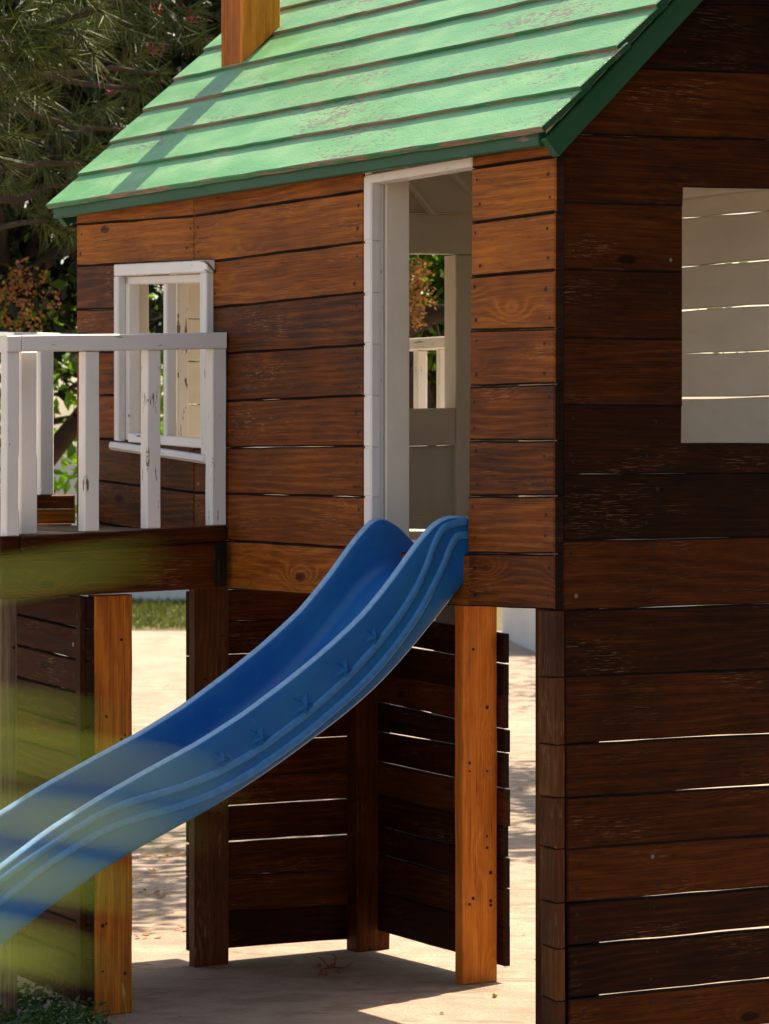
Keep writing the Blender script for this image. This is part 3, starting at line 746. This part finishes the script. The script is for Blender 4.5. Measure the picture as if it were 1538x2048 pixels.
n = len(full); smi = []; RIMK = set((6, 7, 8, 9)) | set(n-2-k for k in (6, 7, 8, 9))
for i in range(len(st)-1):
    for k in range(n):
        k2 = (k+1) % n
        faces.append([i*n+k, i*n+k2, (i+1)*n+k2, (i+1)*n+k]); smi.append(1 if k in RIMK else 0)
faces.append(list(range(n))); faces.append([(len(st)-1)*n+k for k in range(n)][::-1])
smi += [0, 0]
body = make('chute', verts, faces, [M['blue'], M['scuff_highlight']], slide, smi, smooth=True, fix=True)
r1 = [(932, 1042), (917, 1045), (897, 1051), (884, 1060), (868, 1089), (848, 1147), (811, 1213), (760, 1282), (691, 1359), (618, 1424), (546, 1479), (473, 1526), (400, 1561), (330, 1585), (265, 1603), (200, 1630), (125, 1675), (50, 1725), (0, 1762), (-60, 1812)]
r2 = [(934, 1070), (921, 1070), (910, 1077), (899, 1100), (881, 1144), (837, 1228), (782, 1304), (728, 1366), (655, 1431), (582, 1490), (509, 1541), (436, 1583), (350, 1616), (250, 1644), (175, 1680), (100, 1727), (50, 1765), (0, 1806), (-60, 1865)]
def catmull(pts, k=5):
    P = [np.array(p, float) for p in pts]; P = [2*P[0]-P[1]]+P+[2*P[-1]-P[-2]]; out = []
    for i in range(1, len(P)-2):
        for j in range(k):
            t = j/k; out.append(.5*((2*P[i])+(-P[i-1]+P[i+1])*t+(2*P[i-1]-5*P[i]+4*P[i+1]-P[i+2])*t*t+(-P[i-1]+3*P[i]-3*P[i+1]+P[i+2])*t**3))
    out.append(P[-2]); return [tuple(p) for p in out]
for rr in (r1, r2):
    pts = [pu(x, y, UN) for x, y in catmull(rr)]
    for _ in range(3): pts = [pts[0]]+[tuple((np.array(pts[i-1])+2*np.array(pts[i])+np.array(pts[i+1]))/4) for i in range(1, len(pts)-1)]+[pts[-1]]
    vv, ff = [], []
    for i, (a, b_) in enumerate(pts):
        (a0_, b0_), (a1_, b1_) = pts[max(0, i-1)], pts[min(len(pts)-1, i+1)]; L_ = math.hypot(a1_-a0_, b1_-b0_); na, nb = -(b1_-b0_)/L_, (a1_-a0_)/L_
        for k in range(7):
            q = math.pi*k/6; vv.append(W(UN+.001-.0075*math.sin(q), a+na*.010*math.cos(q), b_+nb*.010*math.cos(q)))
    for i in range(len(pts)-1):
        for k in range(6): ff.append([i*7+k, i*7+k+1, i*7+k+8, i*7+k+7])
    M['rib'] = M.get('rib') or plain('highlight_blue_plastic', (.03, .19, .46), .36, .5, var=.4, scale=45)  # paler blue paints the highlight along the ribs
    make('raised_rib', vv, ff, M['rib'], slide, smooth=True)
for (x, y, rad) in ((744, 1273, 21), (686, 1339, 24), (606, 1412, 27), (517, 1475, 24), (440, 1518, 21)):
    cv_, cz_ = pu(x, y, UN); rad = rad*8.0/F*1.06
    vs_ = [W(UN-.019, cv_, cz_)]
    for k in range(10):
        a = math.pi/2+k*math.pi/5-.30; r_ = rad if k % 2 == 0 else rad*.36
        vs_.append(W(UN+.0005, cv_+r_*math.cos(a), cz_+r_*math.sin(a)))
    make('raised_star', vs_, [[0, 1+k, 1+(k+1) % 10] for k in range(10)], M['blue'], slide, fix=False)
box('fixing_flange', UN+.01, UFAR-.01, .0605, .066, 1.16, 1.222, [M['blue']], slide, 'u')

# ---------------------------------------------------------------- trees and plants
def tri_leaf(c, d, up, L_, w):
    s_ = d.cross(up).normalized(); nrm = s_.cross(d)
    return [tuple(c), tuple(c+d*L_*.45+s_*w-nrm*w*.25), tuple(c+d*L_), tuple(c+d*L_*.45-s_*w-nrm*w*.25)]
def rdir():
    a = rng.normal(size=3); return Vector(a/np.linalg.norm(a))
def leaves(name, centers, per, spread, L_, w, m, parent, droop=.3):
    vs_, fs = [], []
    for c in centers:
        c = Vector(c)
        for _ in range(per):
            p = c+Vector(rng.normal(size=3)*spread)*S; d = rdir(); d.z -= droop; d.normalize()
            k = len(vs_); vs_ += tri_leaf(p, d, rdir(), L_*S*random.uniform(.7, 1.25), w*S*random.uniform(.8, 1.2)); fs += [[k, k+1, k+2], [k, k+2, k+3]]
    return make(name, vs_, fs, m, parent)
def limb(a, b_, r0, r1, sag=.1, seg=7, jit=.04):
    a, b_ = np.array(a, float), np.array(b_, float); out = []
    for i in range(seg+1):
        t = i/seg; p = a+(b_-a)*t; p[2] += sag*math.sin(math.pi*t)
        if 0 < i < seg: p += rng.normal(size=3)*jit
        out.append(G(*p))
    return tube_data(out, [(r0+(r1-r0)*i/seg)*S for i in range(seg+1)], 7)

# pine: trunk just outside the picture, branches with long needles reaching in
pine = empty('pine_tree', G(-2.3, 11.3, 0), 'pine tree with long bright green needle tufts over the roof end', 'tree')
tips = []
trk = [tube_data([G(-2.3, 11.3, -.05), G(-2.32, 11.32, 1.2), G(-2.26, 11.3, 2.6), G(-2.28, 11.33, 4.4), G(-2.2, 11.3, 6)], [.13*S, .12*S, .105*S, .085*S, .04*S], 10)]
tuft_px = [(30, 40), (95, 25), (160, 55), (200, 20), (130, 110), (60, 120), (185, 105), (20, 200), (80, 190), (30, 270), (110, 5), (-20, 120), (60, -30), (150, -30), (225, -40), (10, 330), (-40, 260), (70, 75), (170, 75), (40, 150), (120, 60), (-10, 40)]
dim_px = [(300, 90), (350, 40), (280, 180), (330, 250), (380, 20), (250, 260), (200, 210), (260, 60), (320, 150), (180, 300), (290, 310), (230, 380), (150, 400), (90, 330), (210, 330), (120, 260), (400, 70), (270, 10), (60, 380), (160, 470), (100, 440)]
tufts = []
for (x, y), dist in [(p, 10.9) for p in tuft_px]+[(p, 12.2) for p in dim_px]:
    tufts.append(np.array(pd(x, y, dist+random.uniform(-.35, .35))))
for k, tp in enumerate(tufts):
    if k % 3 == 0:
        base = (-2.27, 11.3, max(1.6, tp[2]-.3+random.uniform(-.3, .2)))
        trk.append(limb(base, tp, .03, .008, .12))
vv, ff = join(trk); make('trunk', vv, ff, M['bark'], pine, smooth=True)
nv, nf = [], []
for k, tp in enumerate(tufts):
    ax = Vector((.75, -.25, -.15))+rdir()*.55; ax.normalize(); c0_ = Vector(G(*tp))
    for j in range(150):
        s_ = random.uniform(-.17, .03)*S; p = c0_+ax*s_
        d = (ax*random.uniform(.2, 1.0)+rdir()*.75); d.normalize(); d.z -= .25; d.normalize()
        L_ = random.uniform(.10, .17)*S; w = .0021*S; sd = d.cross(rdir()).normalized()*w
        k0 = len(nv); nv += [tuple(p-sd), tuple(p+sd), tuple(p+d*L_+Vector((0, 0, -.012)))]; nf.append([k0, k0+1, k0+2])
make('crown', nv, nf, M['needle'], pine)
cv, cf = [], []
for x, y in ((312, 12), (385, 28), (312, 95), (225, 175), (150, 60)):
    c_ = Vector(G(*pd(x, y, 11.9)))
    for _ in range(14):
        p = c_+Vector(rng.normal(size=3)*.02); d = rdir(); k0 = len(cv); cv += tri_leaf(p, d, rdir(), .03, .009); cf += [[k0, k0+1, k0+2], [k0, k0+2, k0+3]]
tag(make('buds', cv, cf, M['red'], pine), kind='stuff')

def crown_tree(name, label, base, blobs, nclump, per, spread, L_, w, m, trunk_r=.12, extra=None, limbs=10, group=None, droop=.3, cat='tree', fork=1.6):
    t = empty(name, G(*base), label, cat, group=group)
    cs_ = []
    wts = np.array([b_[3]*b_[4]*b_[5] for b_ in blobs]); wts = wts/wts.sum()
    for _ in range(nclump):
        b_ = blobs[rng.choice(len(blobs), p=wts)]
        while True:
            q = rng.uniform(-1, 1, 3); r_ = np.linalg.norm(q)
            if r_ <= 1 and r_ > .25: break
        cs_.append((b_[0]+q[0]*b_[3], b_[1]+q[1]*b_[4], b_[2]+q[2]*b_[5]))
    top = max(b_[2]+b_[5]*.4 for b_ in blobs)
    tr = [tube_data([G(base[0], base[1], -.05), G(base[0]+.03, base[1], fork*.6), G(base[0]-.02, base[1]+.03, fork), G(base[0]+.05, base[1], top)], [trunk_r*S*1.1, trunk_r*S, trunk_r*S*.85, trunk_r*S*.25], 10)]
    for c in random.sample(cs_, min(limbs, len(cs_))):
        tr.append(limb((base[0], base[1], min(c[2], random.uniform(fork*.8, fork*1.4))), c, trunk_r*.4, .01, .08))
    if extra: tr += extra
    vv, ff = join(tr); make('trunk', vv, ff, M['bark'], t, smooth=True)
    leaves('crown', [G(*c) for c in cs_], per, spread, L_, w, m, t, droop)
    return t, cs_
# dark evergreen mass behind the left end of the house
crown_tree('evergreen_tree', 'dense dark evergreen tree behind the pine at the end of the roof', (-2.35, 14.3, 0),
           [(-2.2, 14.4, 3.1, 1.5, 1.0, 1.1), (-1.2, 14.6, 3.3, 1.1, .9, 1.3), (-2.2, 14.6, 4.6, 1.6, 1.2, 1.0), (-.6, 15, 3.9, 1.0, .8, 1.3), (-1.4, 14.9, 3.0, 1.3, .5, .55), (.3, 13.8, 5.9, 1.4, 1.0, .7)], 1050, 40, .13, .085, .022, M['leaf_dark'], .14, limbs=26, droop=.7)  # last crown blob is out of view, added to shade the pine
# lighter broadleaf tree with dry seed clusters behind the house
ex = [limb(pd(795, 672, 15.2), pd(925, 612, 14.9), .055, .04, .02, 5, .01), limb((.35, 15.6, 1.3), pd(795, 672, 15.2), .09, .055, .0, 4, .0), limb(pd(925, 612, 14.9), (2.0, 14.8, 3.2), .04, .015, .05, 6, .03),
      limb(pd(850, 640, 15.1), pd(900, 690, 15.0), .012, .006)]
t, cs_ = crown_tree('seed_tree', 'leafy tree with hanging orange seed clusters behind the playhouse', (.35, 15.6, 0),
           [(.35, 15.9, 2.35, 1.5, .7, .75), (.6, 16, 3.6, 1.7, .9, 1.0), (-.9, 15.8, 2.2, .8, .6, .6), (.25, 15.9, 2.1, .45, .4, .4)], 170, 34, .11, .085, .024, M['leaf_green'], .12, ex, 16)
leaves('near_foliage', [G(*pd(random.uniform(795, 925), random.uniform(480, 830), random.uniform(15.4, 16.2))) for _ in range(46)], 34, .09, .08, .022, M['leaf_green'], t)
sv, sf = [], []
for x, y in ((828, 535), (835, 570), (828, 600), (818, 625), (845, 548), (836, 640), (820, 560), (850, 600), (905, 470), (700, 500)):
    c_ = Vector(G(*pd(x, y, 14.7)))
    for _ in range(60):
        p = c_+Vector(rng.normal(size=3)*.028*S); k0 = len(sv); sv += tri_leaf(p, rdir(), rdir(), .022*S, .007*S); sf += [[k0, k0+1, k0+2], [k0, k0+2, k0+3]]
tag(make('seed_clusters', sv, sf, M['bloom'], t), kind='stuff')
# lighter small tree filling the left gap over the balcony
ex = [limb((-2.75, 16.9, .4), pd(160, 835, 16.2), .09, .05, .02, 5, .01), limb(pd(160, 835, 16.2), (-.9, 16.4, 2.6), .05, .02, .05, 5, .03), limb(pd(-20, 640, 16), pd(160, 600, 16), .02, .012), limb(pd(60, 800, 16.3), pd(170, 790, 16.2), .012, .008)]
t, cs_ = crown_tree('seed_tree', 'small leafy tree with orange seed clusters beyond the balcony railing', (-2.75, 16.9, 0),
           [(-2.0, 16.4, 2.15, 1.3, .7, .55), (-1.75, 14.4, 2.3, .5, .4, .3), (-1.7, 16.5, 1.55, .8, .5, .35), (-1.2, 16.8, 2.3, .8, .6, .6)], 120, 26, .10, .085, .024, M['leaf_green'], .09, ex, 12)
sv, sf = [], []
for x, y in ((40, 540), (55, 575), (30, 560), (48, 610), (20, 640), (60, 640), (75, 560), (95, 610), (10, 590)):
    c_ = Vector(G(*pd(x, y, 13.9)))
    for _ in range(50):
        p = c_+Vector(rng.normal(size=3)*.028*S); k0 = len(sv); sv += tri_leaf(p, rdir(), rdir(), .022*S, .007*S); sf += [[k0, k0+1, k0+2], [k0, k0+2, k0+3]]
tag(make('seed_clusters', sv, sf, M['bloom'], t), kind='stuff')
# unseen tree and shrubs added to darken the gable; further trees dapple the paving
crown_tree('sky_block_tree', 'unseen broad tree added to shade the gable wall', (3.9, 7.2, 0),
           [(3.5, 7.2, 3.4, 1.7, 1.6, .9), (3.3, 6.2, 3.9, 1.9, 1.6, 1.0), (2.6, 4.9, 4.0, 1.4, 1.2, .8)], 420, 26, .17, .13, .05, M['leaf_dark'], .13, None, 14, fork=2.2)
for k, (x, y) in enumerate(((1.75, 4.75), (2.35, 5.3), (3.0, 5.8), (3.7, 6.3))):
    crown_tree('sky_block_shrub', 'unseen tall shrub added to block sky light from the gable wall', (x, y, 0),
           [(x, y, 1.0, .45, .4, 1.0), (x, y, 2.3, .42, .4, 1.0)], 120, 26, .11, .09, .03, M['leaf_dark'], .05, None, 6, group='added sky-blocking shrubs facing the gable wall', cat='shrub', fork=.5)

crown_tree('paving_tree', 'open-crowned tree behind the playhouse dappling the paving', (2.3, 13.9, 0),
           [(1.1, 13.1, 4.3, 1.1, .9, .5), (2.0, 14.6, 4.6, 1.2, 1.0, .6), (1.9, 16.5, 4.4, 1.2, 1.2, .5), (.6, 12.3, 3.9, .7, .6, .35)], 190, 26, .15, .10, .03, M['leaf_green'], .10, None, 16, fork=2.6)
crown_tree('paving_tree', 'spreading tree at the far right of the paving beyond the planter wall', (4.4, 21.8, 0),
           [(2.6, 20.9, 4.1, 1.4, 1.4, .6), (3.6, 23.5, 4.6, 1.8, 1.8, .8), (4.2, 26.5, 4.6, 1.8, 1.8, .8)], 110, 26, .17, .11, .035, M['leaf_green'], .12, None, 16, fork=2.6)

# fallen leaves and debris on the paving
lv, lf = [], []
def litter(x, y, L_):
    a = random.uniform(0, 6.28); d = Vector((math.cos(a), math.sin(a), random.uniform(-.05, .25))).normalized()
    k0 = len(lv); lv.extend(tri_leaf(Vector(G(x, y, .004+random.uniform(0, .004))), d, Vector((0, 0, 1)), L_*S, L_*S*.28)); lf.extend([[k0, k0+1, k0+2], [k0, k0+2, k0+3]])
for px, py, sx, sy, n_ in ((300, 1715, 22, 5, 30), (345, 1712, 22, 5, 30), (290, 1755, 25, 5, 34), (320, 1787, 26, 5, 36), (280, 1875, 12, 4, 12), (365, 1862, 10, 3, 8), (335, 1377, 8, 3, 10), (1035, 1390, 30, 4, 18), (1040, 1578, 25, 4, 16)):
    for _ in range(n_):
        x, y = pz(px+random.gauss(0, sx), py+random.gauss(0, sy)); litter(x, y, random.uniform(.012, .035))
for _ in range(1500):
    x, y = random.uniform(-2.5, 3), random.uniform(7.6, 25); litter(x, y, random.uniform(.008, .028))
make('fallen_leaves', lv, lf, M['litter']); tag(bpy.data.objects['fallen_leaves'], 'scattered dry orange leaves on the pale paving', 'leaves', kind='stuff')
# dry berry sprig under the slide
sx_, sy_ = pz(668, 1941)
sprig = empty('berry_sprig', G(sx_, sy_, 0), 'dry red-brown berry sprig lying on the shaded paving', 'twig')
ds = [tube_data([G(*pz(640, 1944), .008), G(*pz(665, 1943), .012), G(*pz(690, 1944), .012), G(*pz(706, 1937), .02)], [.0022*S, .003*S, .002*S, .0012*S], 5),
      tube_data([G(*pz(660, 1943), .01), G(*pz(648, 1935), .02), G(*pz(636, 1929), .022)], [.002*S, .0017*S, .001*S], 5),
      tube_data([G(*pz(668, 1943), .011), G(*pz(672, 1935), .03), G(*pz(664, 1928), .03)], [.002*S, .0017*S, .001*S], 5)]
vv, ff = join(ds); make('stem', vv, ff, M['twig'], sprig, smooth=True)
def ball(name, c, r, m, parent, seg=8):
    vs_, fs = [], []
    for i in range(seg+1):
        th = math.pi*i/seg
        for k in range(seg): vs_.append((c[0]+r*math.sin(th)*math.cos(2*math.pi*k/seg)*random.uniform(.95, 1.05), c[1]+r*math.sin(th)*math.sin(2*math.pi*k/seg), c[2]+r*math.cos(th)*.92))
    for i in range(seg):
        for k in range(seg): fs.append([i*seg+k, (i+1)*seg+k, (i+1)*seg+(k+1) % seg, i*seg+(k+1) % seg])
    return make(name, vs_, fs, m, parent, smooth=True)
M['berry'] = plain('dried_berry', (.22, .07, .025), .6, .3, var=.4, scale=60)
M['fruit'] = plain('yellow_fruit', (.55, .33, .06), .5, .4, var=.25, scale=60)
for x, y in ((638, 1928), (644, 1938), (664, 1929), (652, 1946), (678, 1941), (640, 1945)):
    gx, gy = pz(x, y+6); ball('berry', G(gx, gy, .0065), .0065*S, M['berry'], sprig)
gx, gy = pz(990, 1995); o = ball('fallen_fruit', G(gx, gy, .0065), .0075*S, M['fruit'], None); tag(o, 'tiny yellow fallen fruit on the sunlit paving by the orange post', 'fruit')

# low ground cover at the foot of the balcony posts
gv, gf = [], []
for _ in range(1500):
    px, py = random.uniform(-60, 215), random.uniform(2000, 2110)
    if py < 1992+max(0, px-40)*.33+random.uniform(-6, 10): continue
    x, y = pz(px, py); h = random.uniform(.005, .05)
    d = rdir(); d.z = abs(d.z)*.7+.1; d.normalize(); k0 = len(gv)
    gv += tri_leaf(Vector(G(x, y, h)), d, rdir(), random.uniform(.015, .03)*S, .006*S); gf += [[k0, k0+1, k0+2], [k0, k0+2, k0+3]]
o = make('ground_cover', gv, gf, M['cover']); tag(o, 'dark green creeping weeds at the foot of the balcony posts', 'weeds', kind='stuff')
gx, gy = pz(252, 2062)
wd = empty('grass_stalk', G(gx, gy, 0), 'single seeding grass stalk in front of the balcony post', 'weed')
vv, ff = tube_data([G(gx, gy, 0), G(gx+.003, gy, .04), G(gx-.005, gy, .085)], [.0012*S, .001*S, .0008*S], 5); make('stem', vv, ff, M['blade'], wd)
vv, ff = tube_data([G(gx-.005, gy, .08), G(gx-.006, gy, .098), G(gx-.009, gy, .125)], [.001*S, .0045*S, .0008*S], 6); make('seed_head', vv, ff, M['blade'], wd)

# reed plant close to the camera, out of focus
reed = empty('reed_plant', G(-.15, .54, 0), 'blurred pale green reed leaves crossing the foot of the slide', 'plant')
ds = []
for dx, dy, h in ((0, 0, 1.46), (.02, .05, 1.36), (-.03, .03, 1.30)):
    ds.append(tube_data([G(-.15+dx*.5, .54+dy*.5, -.02), G(-.14+dx*.5, .54+dy*.5, .6), G(-.115+dx*.5, .53+dy*.5, h)], [.006*S, .005*S, .002*S], 8))
vv, ff = join(ds); make('stem', vv, ff, M['cover'], reed, smooth=True)
def blade(p0, p1, w, dist, sag=0):
    a = np.array(pd(*p0, dist)); b_ = np.array(pd(*p1, dist+random.uniform(-.05, .08))); n_ = 10; vs_, fs = [], []
    ax = b_-a; side = np.array([-ax[2], 0.25*np.linalg.norm(ax), ax[0]]); side /= np.linalg.norm(side)
    for i in range(n_+1):
        t_ = i/n_; p = a+ax*t_; p[2] += sag*math.sin(math.pi*t_*.8)
        ww = w*(math.sin(math.pi*min(1, .12+t_*.9))**.6 if t_ < .999 else .02)
        for s_ in (-1, 0, 1):
            q = p+side*ww*.5*s_; vs_.append(G(q[0], q[1]+(.0015 if s_ == 0 else 0), q[2]))
    for i in range(n_):
        for k in (0, 1): fs.append([i*3+k, i*3+k+1, i*3+k+4, i*3+k+3])
    make('leaf', vs_, fs, M['blade'], reed, smooth=True)
for p0, p1, w, dist, sag in (((-460, 1240), (330, 1120), .0014, .54, .001), ((-440, 1400), (240, 1470), .0014, .53, .002), ((-440, 1500), (460, 1590), .0016, .52, .003), ((-460, 1640), (380, 1690), .0028, .50, .003),
                             ((-420, 1730), (280, 1800), .0026, .52, .002), ((-380, 1830), (220, 1950), .0022, .54, .002), ((-420, 1930), (120, 1960), .0018, .55, .002)):
    blade(p0, p1, w, dist, sag)
